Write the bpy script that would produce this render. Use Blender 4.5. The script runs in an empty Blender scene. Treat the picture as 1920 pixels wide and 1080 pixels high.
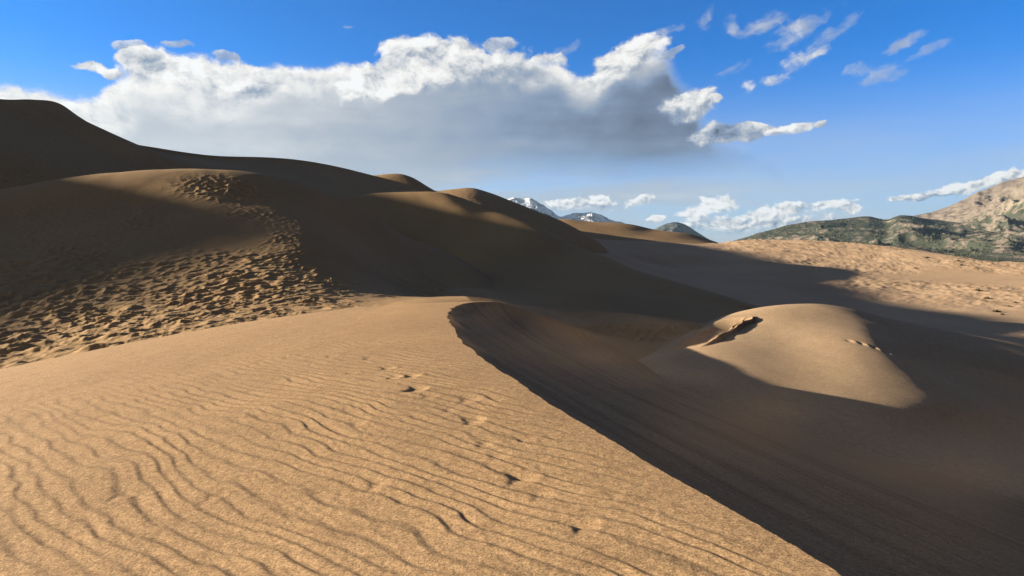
import bpy, bmesh, math
import numpy as np
from mathutils import Vector

R = math.radians
C = bpy.context.scene.collection
rng = np.random.default_rng(7)

# ------------------------------------------------------------------ camera maths
F, CX, CY, HZ = 1185.0, 960.0, 540.0, 460.0
PH = math.atan((CY - HZ) / F)
cph, sph = math.cos(PH), math.sin(PH)


def P(px, py, d):
    """The place whose sight line is (px, py) and whose distance straight ahead is d metres."""
    u, v = (px - CX) / F, (CY - py) / F
    t = d / (cph + v * sph)
    return (t * u, d, t * (v * cph - sph))


# ------------------------------------------------------------------ noise
def _hash(ix, iy, seed):
    h = (ix.astype(np.int64) * 374761393 + iy.astype(np.int64) * 668265263 + seed * 1442695041) & 0x7FFFFFFF
    h = ((h ^ (h >> 13)) * 1274126177) & 0x7FFFFFFF
    h = ((h ^ (h >> 16)) * 2246822519) & 0x7FFFFFFF
    return (h ^ (h >> 15)) & 0xFFFFFF


def rnd(ix, iy, seed):
    return _hash(ix, iy, seed) / float(0x1000000)


def noise(x, y, seed=0):
    """gradient noise, about -1..1"""
    x, y = np.asarray(x, float), np.asarray(y, float)
    xi, yi = np.floor(x), np.floor(y)
    xf, yf = x - xi, y - yi
    u = xf * xf * xf * (xf * (xf * 6 - 15) + 10)
    v = yf * yf * yf * (yf * (yf * 6 - 15) + 10)

    def g(dx, dy):
        a = rnd(xi + dx, yi + dy, seed) * 2 * np.pi
        return np.cos(a) * (xf - dx) + np.sin(a) * (yf - dy)
    n0 = g(0, 0) * (1 - u) + g(1, 0) * u
    n1 = g(0, 1) * (1 - u) + g(1, 1) * u
    return (n0 * (1 - v) + n1 * v) * 1.5


def fbm(x, y, oct=4, seed=0, gain=0.5, lac=2.03):
    s, a, t = 0.0, 1.0, 0.0
    for k in range(oct):
        s = s + a * noise(x, y, seed + 17 * k)
        t += a
        a *= gain
        x, y = x * lac + 5.3, y * lac - 3.1
    return s / t


def ridged(x, y, oct=5, seed=0, gain=0.5):
    s, a, t, w = 0.0, 1.0, 0.0, 1.0
    for k in range(oct):
        n = 1 - np.abs(noise(x, y, seed + 13 * k))
        n = n * n * w
        w = np.clip(n * 1.6, 0, 1)
        s = s + a * n
        t += a
        a *= gain
        x, y = x * 2.07 + 1.7, y * 2.07 + 9.2
    return s / t


def worley(x, y, seed=0, jit=0.9):
    """nearest and second nearest distance"""
    xi, yi = np.floor(x), np.floor(y)
    f1 = np.full(x.shape, 9.0)
    f2 = np.full(x.shape, 9.0)
    for dx in (-1, 0, 1):
        for dy in (-1, 0, 1):
            cx, cy = xi + dx, yi + dy
            px = cx + 0.5 + jit * (rnd(cx, cy, seed) - 0.5)
            py = cy + 0.5 + jit * (rnd(cx, cy, seed + 91) - 0.5)
            d = np.hypot(px - x, py - y)
            f2 = np.minimum(np.maximum(d, f1), f2)
            f1 = np.minimum(d, f1)
    return f1, f2


def sstep(a, b, x):
    t = np.clip((x - a) / (b - a), 0, 1)
    return t * t * (3 - 2 * t)


# ------------------------------------------------------------------ lofting
def pchip(t, y, q):
    """monotone cubic through knots t (n), values y (n, ...), sampled at q (m)"""
    t, y, q = np.asarray(t, float), np.asarray(y, float), np.asarray(q, float)
    sh = (len(t) - 1,) + (1,) * (y.ndim - 1)
    h = np.diff(t).reshape(sh)
    d = np.diff(y, axis=0) / h
    m = np.zeros_like(y)
    if len(t) > 2:
        h0, h1, d0, d1 = h[:-1], h[1:], d[:-1], d[1:]
        w1, w2 = 2 * h1 + h0, h1 + 2 * h0
        same = d0 * d1 > 0
        with np.errstate(divide='ignore', invalid='ignore'):
            hm = (w1 + w2) / (w1 / d0 + w2 / d1)
        m[1:-1] = np.where(same, np.nan_to_num(hm), 0)
    m[0], m[-1] = d[0], d[-1]
    i = np.clip(np.searchsorted(t, q, side='right') - 1, 0, len(t) - 2)
    hh = (t[i + 1] - t[i]).reshape((-1,) + (1,) * (y.ndim - 1))
    s = ((q - t[i]) / (t[i + 1] - t[i])).reshape((-1,) + (1,) * (y.ndim - 1))
    s2, s3 = s * s, s * s * s
    return y[i] * (2 * s3 - 3 * s2 + 1) + y[i + 1] * (3 * s2 - 2 * s3) + hh * (m[i] * (s3 - 2 * s2 + s) + m[i + 1] * (s3 - s2))


def smooth_cr(t, y, q):
    """finite difference cubic (Catmull-Rom on uneven knots)"""
    t, y, q = np.asarray(t, float), np.asarray(y, float), np.asarray(q, float)
    m = np.gradient(y, t, axis=0, edge_order=1)
    i = np.clip(np.searchsorted(t, q, side='right') - 1, 0, len(t) - 2)
    hh = (t[i + 1] - t[i]).reshape((-1,) + (1,) * (y.ndim - 1))
    s = ((q - t[i]) / (t[i + 1] - t[i])).reshape((-1,) + (1,) * (y.ndim - 1))
    s2, s3 = s * s, s * s * s
    return y[i] * (2 * s3 - 3 * s2 + 1) + y[i + 1] * (3 * s2 - 2 * s3) + hh * (m[i] * (s3 - 2 * s2 + s) + m[i + 1] * (s3 - s2))


def loft(rows, nu, nv, rowt=None, interp=smooth_cr):
    """rows: lists of 3-D points, each resampled to nu by chord, then nv across"""
    res = []
    for r in rows:
        r = np.array(r, float)
        c = np.r_[0, np.cumsum(np.sqrt(np.linalg.norm(np.diff(r, axis=0), axis=1)))]
        res.append(smooth_cr(c / c[-1], r, np.linspace(0, 1, nu)))
    res = np.array(res)
    if rowt is None:
        dd = np.sqrt(np.linalg.norm(np.diff(res, axis=0), axis=2)).mean(1)
        rowt = np.r_[0, np.cumsum(dd)]
        rowt /= rowt[-1]
    return interp(rowt, res, np.linspace(0, 1, nv))       # (nv, nu, 3)


def back(row, steps):
    """rows that carry a crest on over its far side: steps of (dx, dy, dz)"""
    return [[(p[0] + s[0], p[1] + s[1], p[2] + s[2]) for p in row] for s in steps]


def grid_mesh(name, g, mats, smooth=True, matidx=None, attrs=None):
    nv, nu = g.shape[:2]
    me = bpy.data.meshes.new(name)
    me.vertices.add(nv * nu)
    me.vertices.foreach_set('co', np.ascontiguousarray(g.reshape(-1, 3), dtype=np.float32).ravel())
    a = np.arange(nv * nu).reshape(nv, nu)
    q = np.stack([a[:-1, :-1], a[:-1, 1:], a[1:, 1:], a[1:, :-1]], -1).reshape(-1, 4)
    # make the faces look up
    k = len(q) // 2
    v = g.reshape(-1, 3)
    n = np.cross(v[q[:, 1]] - v[q[:, 0]], v[q[:, 3]] - v[q[:, 0]])[:, 2].sum()
    if n < 0:
        q = q[:, ::-1]
    me.loops.add(q.size)
    me.loops.foreach_set('vertex_index', np.ascontiguousarray(q, dtype=np.int32).ravel())
    me.polygons.add(len(q))
    me.polygons.foreach_set('loop_start', np.arange(0, q.size, 4, dtype=np.int32))
    me.polygons.foreach_set('use_smooth', np.full(len(q), smooth))
    for m in mats:
        me.materials.append(m)
    if attrs:
        for an, av in attrs.items():
            at = me.attributes.new(an, 'FLOAT', 'POINT')
            at.data.foreach_set('value', np.ascontiguousarray(av, dtype=np.float32).ravel())
    me.update(calc_edges=True)
    me.validate()
    return me


def put(name, me, label, cat, kind='structure', group=None):
    o = bpy.data.objects.new(name, me)
    C.objects.link(o)
    o['label'], o['category'] = label, cat
    if kind:
        o['kind'] = kind
    if group:
        o['group'] = group
    return o


# ------------------------------------------------------------------ materials
def newmat(name):
    m = bpy.data.materials.new(name)
    m.use_nodes = True
    nt = m.node_tree
    for n in list(nt.nodes):
        nt.nodes.remove(n)
    return m, nt


def sand_material(name, base, dark, grain=60.0, grain_amt=0.25, patch=0.15, patch_amt=0.35, bump=0.0, bump_scale=40.0,
                  streak=None):
    m, nt = newmat(name)
    N, L = nt.nodes, nt.links
    out = N.new('ShaderNodeOutputMaterial')
    bs = N.new('ShaderNodeBsdfPrincipled')
    bs.inputs['Roughness'].default_value = 0.95
    bs.inputs['Specular IOR Level'].default_value = 0.1
    tc = N.new('ShaderNodeTexCoord')

    def tex(scale, det, vec=None):
        n = N.new('ShaderNodeTexNoise')
        n.inputs['Scale'].default_value = scale
        n.inputs['Detail'].default_value = det
        L.new(vec or tc.outputs['Object'], n.inputs['Vector'])
        return n.outputs['Fac']
    # broad drifts of darker, heavier grains
    r = N.new('ShaderNodeValToRGB')
    r.color_ramp.elements[0].position, r.color_ramp.elements[1].position = 0.35, 0.7
    L.new(tex(patch, 5), r.inputs['Fac'])
    mix = N.new('ShaderNodeMixRGB')
    mix.inputs['Color1'].default_value = (*base, 1)
    mix.inputs['Color2'].default_value = (*dark, 1)
    mu = N.new('ShaderNodeMath'); mu.operation = 'MULTIPLY'; mu.inputs[1].default_value = patch_amt
    L.new(r.outputs['Color'], mu.inputs[0]); L.new(mu.outputs[0], mix.inputs['Fac'])
    col = mix.outputs['Color']
    # grains of several sizes
    for sc, amt in ((grain, grain_amt), (grain * 3.1, grain_amt), (grain * 0.3, grain_amt * 0.4)):
        g = tex(sc, 2)
        mr = N.new('ShaderNodeMapRange')
        mr.inputs['From Min'].default_value, mr.inputs['From Max'].default_value = 0.3, 0.7
        mr.inputs['To Min'].default_value, mr.inputs['To Max'].default_value = 1 - amt, 1 + amt
        L.new(g, mr.inputs['Value'])
        mm = N.new('ShaderNodeMixRGB'); mm.blend_type = 'MULTIPLY'; mm.inputs['Fac'].default_value = 1
        L.new(col, mm.inputs['Color1']); L.new(mr.outputs['Result'], mm.inputs['Color2'])
        col = mm.outputs['Color']
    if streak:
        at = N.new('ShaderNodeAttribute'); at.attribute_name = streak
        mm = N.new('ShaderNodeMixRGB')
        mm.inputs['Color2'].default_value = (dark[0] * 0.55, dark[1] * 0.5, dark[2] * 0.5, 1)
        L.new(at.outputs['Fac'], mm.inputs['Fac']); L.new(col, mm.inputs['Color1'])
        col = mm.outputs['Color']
    L.new(col, bs.inputs['Base Color'])
    if bump:
        b = N.new('ShaderNodeBump')
        b.inputs['Strength'].default_value = bump
        b.inputs['Distance'].default_value = 0.6 / bump_scale
        L.new(tex(bump_scale, 4), b.inputs['Height'])
        L.new(b.outputs['Normal'], bs.inputs['Normal'])
    L.new(bs.outputs['BSDF'], out.inputs['Surface'])
    return m


SAND = (0.405, 0.259, 0.126)
SAND_D = (0.27, 0.170, 0.090)
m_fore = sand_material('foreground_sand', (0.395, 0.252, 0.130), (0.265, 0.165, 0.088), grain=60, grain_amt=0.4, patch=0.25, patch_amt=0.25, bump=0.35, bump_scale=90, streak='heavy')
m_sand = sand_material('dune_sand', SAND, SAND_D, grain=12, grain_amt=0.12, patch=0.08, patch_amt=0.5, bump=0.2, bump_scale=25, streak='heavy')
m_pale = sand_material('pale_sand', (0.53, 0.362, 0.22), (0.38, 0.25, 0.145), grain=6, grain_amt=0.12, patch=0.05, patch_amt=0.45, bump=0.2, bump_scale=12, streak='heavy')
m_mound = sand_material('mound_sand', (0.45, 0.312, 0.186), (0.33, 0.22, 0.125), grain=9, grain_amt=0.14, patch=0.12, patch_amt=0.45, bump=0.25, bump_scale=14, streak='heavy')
m_far = sand_material('far_sand', SAND, SAND_D, grain=1.5, grain_amt=0.10, patch=0.02, patch_amt=0.5, bump=0.3, bump_scale=0.8, streak='heavy')

# ------------------------------------------------------------------ the sun
SUN_AZ, SUN_EL = -84.0, 12.5
sd = Vector((math.sin(R(SUN_AZ)) * math.cos(R(SUN_EL)), math.cos(R(SUN_AZ)) * math.cos(R(SUN_EL)), math.sin(R(SUN_EL))))
li = bpy.data.lights.new('sun', 'SUN')
li.energy, li.angle, li.color = 5.0, R(0.55), (1.0, 0.88, 0.71)
so = bpy.data.objects.new('sun', li)
C.objects.link(so)
so.rotation_euler = sd.to_track_quat('Z', 'Y').to_euler()
so.location = sd * 100

# ------------------------------------------------------------------ ground to the horizon
g = np.zeros((60, 60, 3))
ax = np.sign(np.linspace(-1, 1, 60)) * np.abs(np.linspace(-1, 1, 60)) ** 3 * 20000
g[..., 0], g[..., 1] = np.meshgrid(ax, ax)
rr = np.hypot(g[..., 0], g[..., 1])
g[..., 2] = -26 - np.clip((rr - 400) / 1500, 0, 1) * 60
put('ground', grid_mesh('ground', g, [m_far], attrs={'heavy': np.zeros((60, 60))}), 'flat sandy plain that carries the dunes', 'ground')

# ------------------------------------------------------------------ foreground dune: windward slope, crest, lee slope
crest_pts = [(4.0, -3.5, -1.62), (3.05, -0.6, -1.66), P(1760, 1195, 2.55), P(1580, 1080, 3.25), P(1430, 990, 3.85), P(1290, 912, 4.6), P(1150, 830, 5.6),
             P(1000, 738, 7.4), P(930, 690, 9.0), P(873, 648, 11.2), P(848, 612, 13.8), P(838, 590, 16.4), P(850, 576, 18.5),
             P(885, 567, 20.5), P(930, 565.5, 22)]
cp = np.array(crest_pts)
cl = np.r_[0, np.cumsum(np.linalg.norm(np.diff(cp, axis=0), axis=1))]
# more columns where the camera is near
q = np.linspace(0, cl[-1], 4000)
cq = smooth_cr(cl, cp, q)
dens = np.cumsum(1 / np.clip(np.hypot(cq[:, 0], cq[:, 1]), 3.2, 40))
dens = (dens - dens[0]) / (dens[-1] - dens[0])
NU = 1000
sq = np.interp(np.linspace(0, 1, NU), dens, q)
cr = smooth_cr(cl, cp, sq)
sfrac = sq / cl[-1]
# a crumbling edge along the crest
jag = fbm(sq * 1.5, sq * 0 + 3, 4, 5) * 0.05 + np.abs(noise(sq * 0.9, sq * 0 + 1.5, 8)) * 0.06
jag += 0.10 * sstep(9, 16, cr[:, 1]) * noise(sq * 1.35, sq * 0, 71)
jag *= sstep(21.5, 18, cr[:, 1]) * (0.35 + 0.65 * sstep(4, 8, cr[:, 1]))
cr[:, 0] += jag
NW = 760
wmax = 34.0
wt = np.linspace(0, 1, NW)
wd = 9.0 * wt + (wmax - 9.0) * wt ** 5            # distance to the left of the crest
wdir = np.stack([-0.95 + 0.25 * sfrac ** 2, -0.31 + 0.75 * sfrac ** 1.5], -1)
wdir /= np.linalg.norm(wdir, axis=1)[:, None]
gw = np.zeros((NW, NU, 3))
gw[..., 0] = cr[:, 0] + wd[:, None] * wdir[:, 0]
gw[..., 1] = cr[:, 1] + wd[:, None] * wdir[:, 1]
W = wd[:, None] + 0 * cr[:, 0]
a1, a2 = 0.035 + 0 * sfrac, 0.0075 + 0.004 * sfrac
gw[..., 2] = cr[:, 2] - a1 * W - a2 * W ** 2 * (1 / (1 + W / 30))


def fore_detail(X, Y, W):
    # wind ripples: long back, short steep face away from the wind
    wx = X + 0.22 * fbm(X * 0.6, Y * 0.6, 2, 21) + 0.07 * fbm(X * 2.2, Y * 2.2, 2, 22)
    wy = Y + 0.22 * fbm(X * 0.6, Y * 0.6, 2, 31) + 0.07 * fbm(X * 2.2, Y * 2.2, 2, 32)
    al, ac = X * 0.74 - Y * 0.67, X * 0.67 + Y * 0.74          # along and across the ripples
    ac = ac + 0.13 * fbm(X * 0.35, Y * 0.35, 2, 21) + 0.06 * fbm(al * 1.2, ac * 1.2, 2, 22) + 0.014 * fbm(al * 4, ac * 4, 2, 23)
    ph = ac / 0.168 + 0.75 * noise(al * 0.55, ac * 1.6, 41) + 0.35 * noise(al * 1.6, ac * 2.5, 42)
    fr = ph - np.floor(ph)
    prof = np.where(fr < 0.76, fr / 0.76, (1 - fr) / 0.24)
    prof = prof - 0.5
    ph2 = (wx * 0.60 + wy * 0.80) / 0.095 + 1.2 * noise(X * 1.1, Y * 1.1, 43)
    fr2 = ph2 - np.floor(ph2)
    prof2 = np.where(fr2 < 0.7, fr2 / 0.7, (1 - fr2) / 0.3) - 0.5
    amp = np.clip(0.8 + 0.8 * fbm(al * 0.7, ac * 1.6, 3, 51), 0.3, 1.15)
    rr = np.hypot(X, Y)
    fade = (1 - 0.8 * sstep(8, 15, rr)) * sstep(0.0, 0.7, W)
    z = (0.0118 * prof * amp + 0.003 * prof2 * np.clip(amp, 0.3, 1)) * fade
    z += 0.02 * fbm(X * 0.45, Y * 0.45, 3, 61) * sstep(0, 1.5, W)
    z += 0.0022 * fbm(X * 14, Y * 14, 2, 63) * sstep(14, 5, rr)
    return z


gw[..., 2] += fore_detail(gw[..., 0], gw[..., 1], W)


def dent(g, px, py, d, size, depth, rot=0.0):
    """an old footprint: a hollow with a steep wall on its windward side"""
    c = P(px, py, d)
    # slide along the sight line to the sand
    best, bd = None, 9e9
    dd = np.hypot(g[..., 0] / g[..., 1] - c[0] / c[1], g[..., 2] / g[..., 1] - c[2] / c[1]) + (g[..., 1] < 1) * 9
    i = np.unravel_index(np.argmin(dd), dd.shape)
    c = g[i]
    x, y = g[..., 0] - c[0], g[..., 1] - c[1]
    a, b = x * math.cos(rot) + y * math.sin(rot), -x * math.sin(rot) + y * math.cos(rot)
    a = a + 0.30 * b * b / size                       # bent like a heel
    a = a + 0.25 * size * noise(x * 7 + px, y * 7, 6)
    left = np.exp(-np.abs(a / (size * 0.55)) ** 2.5)
    right = np.exp(-(np.clip(a, 0, None) / (size * 1.7)) ** 2)
    along = np.exp(-np.abs(b / (size * 1.55)) ** 2.6)
    z = -0.46 * depth * np.where(a < 0, left, right) * along
    z += 0.16 * depth * np.exp(-((a / size - 2.3) / 0.7) ** 2 - (b / size / 1.9) ** 2)          # sand pushed up past it
    g[..., 2] += z


for (px, py, s, dp, ro) in ((768, 704, .085, .055, .1), (776, 729, .09, .06, -.2), (872, 748, .09, .026, .3), (880, 787, .085, .040, .3), (722, 690, .08, .042, .2),
                            (690, 672, .08, .026, .0), (618, 668, .08, .022, .3), (970, 895, .085, .042, .1), (1082, 985, .075, .036, .35),
                            (978, 822, .07, .022, .4), (700, 908, .06, .020, .3), (220, 930, .06, .020, .2), (668, 792, .07, .016, .5), (735, 708, .07, .03, .2), (800, 742, .07, .018, .2), (840, 768, .07, .016, .3), (905, 830, .07, .020, .2), (930, 855, .07, .016, .3), (1010, 930, .06, .014, .3), (655, 700, .07, .014, .2), (1150, 925, .05, .012, .4), (395, 930, .05, .014, .3)):
    dent(gw, px, py, 6, s, dp, ro)

# lee side: a soft brink, then a long even slope turning round the summit
NL = 420
lt = np.linspace(0, 1, NL)[1:]
ld = 26 * lt ** 1.7
ldir = np.stack([0.94 - 0.25 * sfrac ** 1.5, 0.33 + 0.42 * sfrac ** 1.5], -1)
ldir /= np.linalg.norm(ldir, axis=1)[:, None]
gl = np.zeros((NL - 1, NU, 3))
LW = ld[:, None] + 0 * sfrac
gl[..., 0] = cr[:, 0] + LW * ldir[:, 0]
gl[..., 1] = cr[:, 1] + LW * ldir[:, 1]
s3 = sfrac ** 4
drop_near = 0.31 * LW + 0.05 * (1 - np.exp(-LW / 0.35))
drop_far = 0.24 * LW + 0.013 * LW ** 2
gl[..., 2] = cr[:, 2] - (drop_near * (1 - s3) + drop_far * s3)
X, Y = gl[..., 0], gl[..., 1]
LQ = (X - 1.73) * 0.944 + (Y - 3.3) * 0.33
LS = -(X - 1.73) * 0.33 + (Y - 3.3) * 0.944
rip = noise(LQ * 2.2 + 0.3 * noise(X * .2, Y * .2, 5), LS * 0.10, 77) * 0.0030 + noise(LQ * 7.0, LS * 0.16, 78) * 0.0020 + noise(LQ * 16.0, LS * 0.3, 79) * 0.0008
gl[..., 2] += rip * sstep(0, 1, LW)
gl[..., 2] += 0.010 * ridged(LS * 1.6 + 0.2 * noise(LQ, LS, 4), LQ * 0.35, 3, 88) * sstep(.1, .8, LW) * sstep(7, 2, LW)
gl[..., 2] += -0.012 * np.exp(-((LQ - 2.9 - 0.08 * noise(LS * .4, LS * 0, 3)) / 0.05) ** 2) - 0.009 * np.exp(-((LQ - 3.12 - 0.08 * noise(LS * .4, LS * 0, 3)) / 0.045) ** 2)
gfore = np.concatenate([gw[::-1], gl], 0)
# round the far end of the dune off behind the summit
ext = []
for k in range(1, 60):
    e = gfore[:, -1].copy()
    t = k / 59
    e[:, 1] += 16 * t ** 1.3
    e[:, 0] += 3 * t
    e[:, 2] -= 0.25 * t + 6.5 * t ** 1.6
    ext.append(e)
gfore = np.concatenate([gfore, np.array(ext).transpose(1, 0, 2)], 1)
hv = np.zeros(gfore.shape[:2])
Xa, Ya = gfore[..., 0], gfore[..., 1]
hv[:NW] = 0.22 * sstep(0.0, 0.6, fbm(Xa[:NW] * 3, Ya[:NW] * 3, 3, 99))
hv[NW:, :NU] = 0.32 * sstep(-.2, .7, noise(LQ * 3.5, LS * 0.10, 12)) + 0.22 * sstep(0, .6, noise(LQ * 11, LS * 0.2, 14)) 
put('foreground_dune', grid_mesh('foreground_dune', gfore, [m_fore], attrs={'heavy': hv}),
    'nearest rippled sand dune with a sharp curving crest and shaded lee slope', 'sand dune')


# ------------------------------------------------------------------ the other dunes
def dune(name, rows, nu, nv, mat, label, detail=None, heavy=None, rowt=None, interp=smooth_cr):
    g = loft(rows, nu, nv, rowt, interp)
    v = np.linspace(0, 1, nv)[:, None] + 0 * g[..., 0]
    u = np.linspace(0, 1, nu)[None, :] + 0 * g[..., 0]
    if detail:
        g[..., 2] += detail(g[..., 0], g[..., 1], g[..., 2], u, v)
    h = heavy(g[..., 0], g[..., 1], g[..., 2], u, v) if heavy else np.zeros(g.shape[:2])
    if name == 'right_ridge_dune':
        global ridge_grid
        ridge_grid = g
    return put(name, grid_mesh(name, g, [mat], attrs={'heavy': h}), label, 'sand dune')


def scallops(X, Y, sx, sy, ang, amp, seed):
    c, s = math.cos(ang), math.sin(ang)
    a, b = X * c + Y * s, -X * s + Y * c
    a = a + 0.35 * sx * fbm(X / sx, Y / sx, 3, seed + 3)
    b = b + 0.35 * sy * fbm(X / sx, Y / sx, 3, seed + 4)
    f1, f2 = worley(a / sx, b / sy, seed)
    return amp * (np.clip(f1, 0, 0.8) ** 1.6 - 0.25)


# dune on the left, wind scoured at its foot
Rm = [
    [(-34, 12, -7), (-20, 13, -6.5), P(400, 700, 17), P(770, 640, 21), P(930, 620, 27)],
    [(-38, 22, -6), P(0, 690, 22), P(200, 652, 23), P(400, 615, 25), P(600, 587, 28), P(770, 567, 31), P(880, 560, 36)],
    [(-42, 30, -4), P(0, 600, 29), P(200, 577, 31), P(400, 556, 33), P(600, 543, 35.5), P(700, 547, 38), P(780, 556, 42), P(870, 560, 47)],
    [(-48, 39, -1), P(0, 510, 38), P(200, 490, 40), P(400, 476, 42), P(560, 466, 44), P(620, 474, 46), P(690, 504, 49), P(760, 532, 52), P(850, 552, 56), P(940, 600, 58)],
    [(-52, 47, 3), P(0, 430, 47), P(200, 398, 50), P(400, 386, 52), P(530, 386, 55), P(590, 398, 57), P(645, 432, 59), P(705, 468, 61), P(770, 500, 64), P(860, 530, 68), P(960, 580, 72)],
    [(-60, 55, 5.5), P(0, 355, 57), P(100, 338, 58), P(200, 325, 59), P(300, 318, 60.5), P(400, 318, 62), P(480, 325, 63.5), P(560, 343, 66), P(640, 372, 70), P(704, 408, 75), P(762, 444, 80), P(822, 466, 84), P(880, 495, 86), P(970, 560, 88)],
]
Rm += back(Rm[-1], [(-3, 8, -2.0), (-8, 22, -8), (-10, 34, -14)])


def d_left(X, Y, Z, u, v):
    m1 = sstep(-1.6, -3.2, Z + 0.05 * X + 1.0 + 1.2 * fbm(X * .12, Y * .12, 3, 4)) * sstep(-2.5, -7, X)
    gap = 0.40 + 0.60 * sstep(-.30, .22, fbm(X * .22, Y * .4, 3, 91))
    z = m1 * gap * (scallops(X, Y, 1.2, 0.55, 0.28, 0.30, 11) + scallops(X, Y, 0.5, 0.28, 0.4, 0.10, 12))
    m2 = sstep(-0.50, 0.10, fbm(X * .09, Y * .16, 3, 40) + 0.25 * sstep(-14, -28, X)) * sstep(46, 38, Y) * sstep(24, 30, Y) * sstep(-7, -11, X)
    z += m2 * gap * scallops(X, Y, 1.0, 0.45, 0.35, 0.29, 23)
    m3 = sstep(-7, -12, X) * sstep(56, 46, Y) * sstep(0, .3, fbm(X * .1, Y * .1, 2, 60) + .3)
    z += m3 * (0.45 + 0.55 * sstep(-.1, .3, fbm(X * .2, Y * .3, 2, 92))) * scallops(X, Y, 0.55, 0.33, 0.45, 0.19, 33)
    c = P(430, 365, 56)
    m4 = np.exp(-((X - c[0]) / 3.2) ** 2 - ((Y - c[1]) / 2.2) ** 2)
    z += m4 * scallops(X, Y, 0.6, 0.45, 0.3, 0.3, 43)
    z += 0.12 * fbm(X * .15, Y * .15, 3, 70)
    return z


dune('left_dune', Rm, 1100, 800, m_sand, 'wind scoured dune with a rounded sunlit top and pitted foot', d_left)

# middle dune behind it, its ridge running down to the right
R2 = [
    [P(700, 620, 40), P(900, 620, 36), P(1050, 680, 34), P(1170, 740, 33), P(1300, 740, 36), P(1420, 690, 46)],
    [P(760, 560, 52), P(880, 556, 50), P(1000, 590, 48), P(1100, 640, 45), P(1170, 680, 43), P(1270, 650, 48), P(1400, 610, 60)],
    [P(740, 500, 95), P(870, 520, 88), P(980, 548, 73), P(1080, 585, 63), P(1180, 610, 58), P(1280, 605, 62), P(1410, 590, 70)],
    [P(700, 425, 106), P(820, 445, 105), P(930, 470, 99), P(1040, 505, 88), P(1140, 535, 78), P(1250, 555, 77), P(1415, 580, 74)],
    [P(560, 385, 110), P(640, 372, 116), P(700, 363, 120), P(770, 360, 122), P(830, 362, 122), P(900, 384, 120), P(1000, 420, 113), P(1067, 456, 106), P(1136, 482, 100), P(1190, 505, 95), P(1261, 526, 91), P(1420, 574, 77), P(1500, 600, 70)],
]
R2 += back(R2[-1], [(2, 6, -1.4), (8, 20, -7), (12, 36, -14)])


def d_mid(X, Y, Z, u, v):
    z = 0.10 * fbm(X * .1, Y * .1, 3, 71)
    m = sstep(3, 8, X) * sstep(68, 55, Y) * sstep(40, 44, Y) * sstep(-.1, .3, fbm(X * .15, Y * .15, 2, 5) + .15)
    z += m * scallops(X, Y, 1.3, 0.6, 0.9, 0.45, 53)
    return z


dune('middle_dune', R2, 500, 420, m_sand, 'large smooth shaded dune whose ridge runs down to the right', d_mid)

# small dune on the right, lit on its left flank
R3 = [
    [(6, 14, -7.4), P(1500, 1000, 17.5), (14, 10, -7.6), (24, 8, -8.0), (40, 10, -9)],
    [P(1120, 740, 30), P(1300, 735, 27), P(1500, 775, 24.5), P(1640, 800, 23.5), P(1760, 825, 23.5), P(1920, 860, 23.5), P(2200, 930, 23)],
    [P(1150, 705, 35), P(1300, 675, 33), P(1500, 700, 30.5), P(1640, 720, 28.8), P(1750, 742, 28.2), P(1820, 762, 29), P(1930, 788, 30.5), P(2250, 860, 30)],
    [P(1180, 682, 40), P(1300, 640, 39), P(1480, 640, 37.6), P(1600, 640, 36.5), P(1652, 648, 36.2), P(1722, 676, 36.5), P(1920, 728, 37), P(2250, 810, 36)],
    [P(1220, 668, 44), P(1310, 615, 44), P(1400, 600, 44), P(1500, 592, 44), P(1590, 598, 43.5), P(1640, 606, 43.5), P(1720, 632, 42), P(1920, 680, 41), P(2250, 760, 38)],
    [P(1240, 668, 47), P(1300, 634, 47.5), P(1342, 602, 48), P(1380, 588, 48), P(1430, 577, 48), P(1490, 571, 48), P(1545, 571, 48), P(1600, 579, 48), P(1640, 590, 48), P(1700, 604, 48), P(1800, 624, 48), P(1920, 646, 48), P(2250, 720, 46)],
]
R3 += back(R3[-1], [(0.5, 3, -.5), (3, 10, -4), (4, 18, -9)])


def scar_place(X, Y):
    a, b = P(1410, 592, 44.6), P(1318, 652, 37.5)
    ax, ay = b[0] - a[0], b[1] - a[1]
    ln = math.hypot(ax, ay)
    ax, ay = ax / ln, ay / ln
    t = (X - a[0]) * ax + (Y - a[1]) * ay
    s = (X - a[0]) * -ay + (Y - a[1]) * ax + 0.25 * noise(X * .8, Y * .8, 3) + 0.006 * (t - 4) ** 2
    return s, t, ln


def d_small(X, Y, Z, u, v):
    z = 0.05 * fbm(X * .2, Y * .2, 3, 72)
    # slump scar near the top left of the dune
    s, t, ln = scar_place(X, Y)
    tt = t / ln
    sc = sstep(-0.05, 0.10, tt) * sstep(1.15, 0.8, tt)
    z -= sc * 0.75 * np.exp(-((s + 1.3) / 1.2) ** 2)
    s2 = s + 0.10 * noise(t * .8, s * 0, 33) + 0.03 * noise(t * 4, s * 0, 34)
    for s0, hh, wd_ in ((-0.95, .12, .7), (-0.35, .24, .7), (0.35, .42, 1.0)):
        saw = np.where(s2 < s0, np.clip(1 - (s0 - s2) / wd_, 0, 1) ** 1.3, np.clip(1 - (s2 - s0) / 0.10, 0, 1))
        z += sc * hh * saw * (0.8 + 0.25 * noise(t * .45, s * 0 + s0 * 9, 35))
    for k in range(11):                                # a line of prints down the right flank
        q = P(1592 + 11.5 * k, 651 + 1.1 * k + 0.28 * k * k, 36.6 - 0.30 * k)
        z += 0.05 * np.exp(-((X - q[0]) / .16) ** 2 - ((Y - q[1]) / .3) ** 2) * (1 if k % 2 else -1)
    return z


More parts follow.
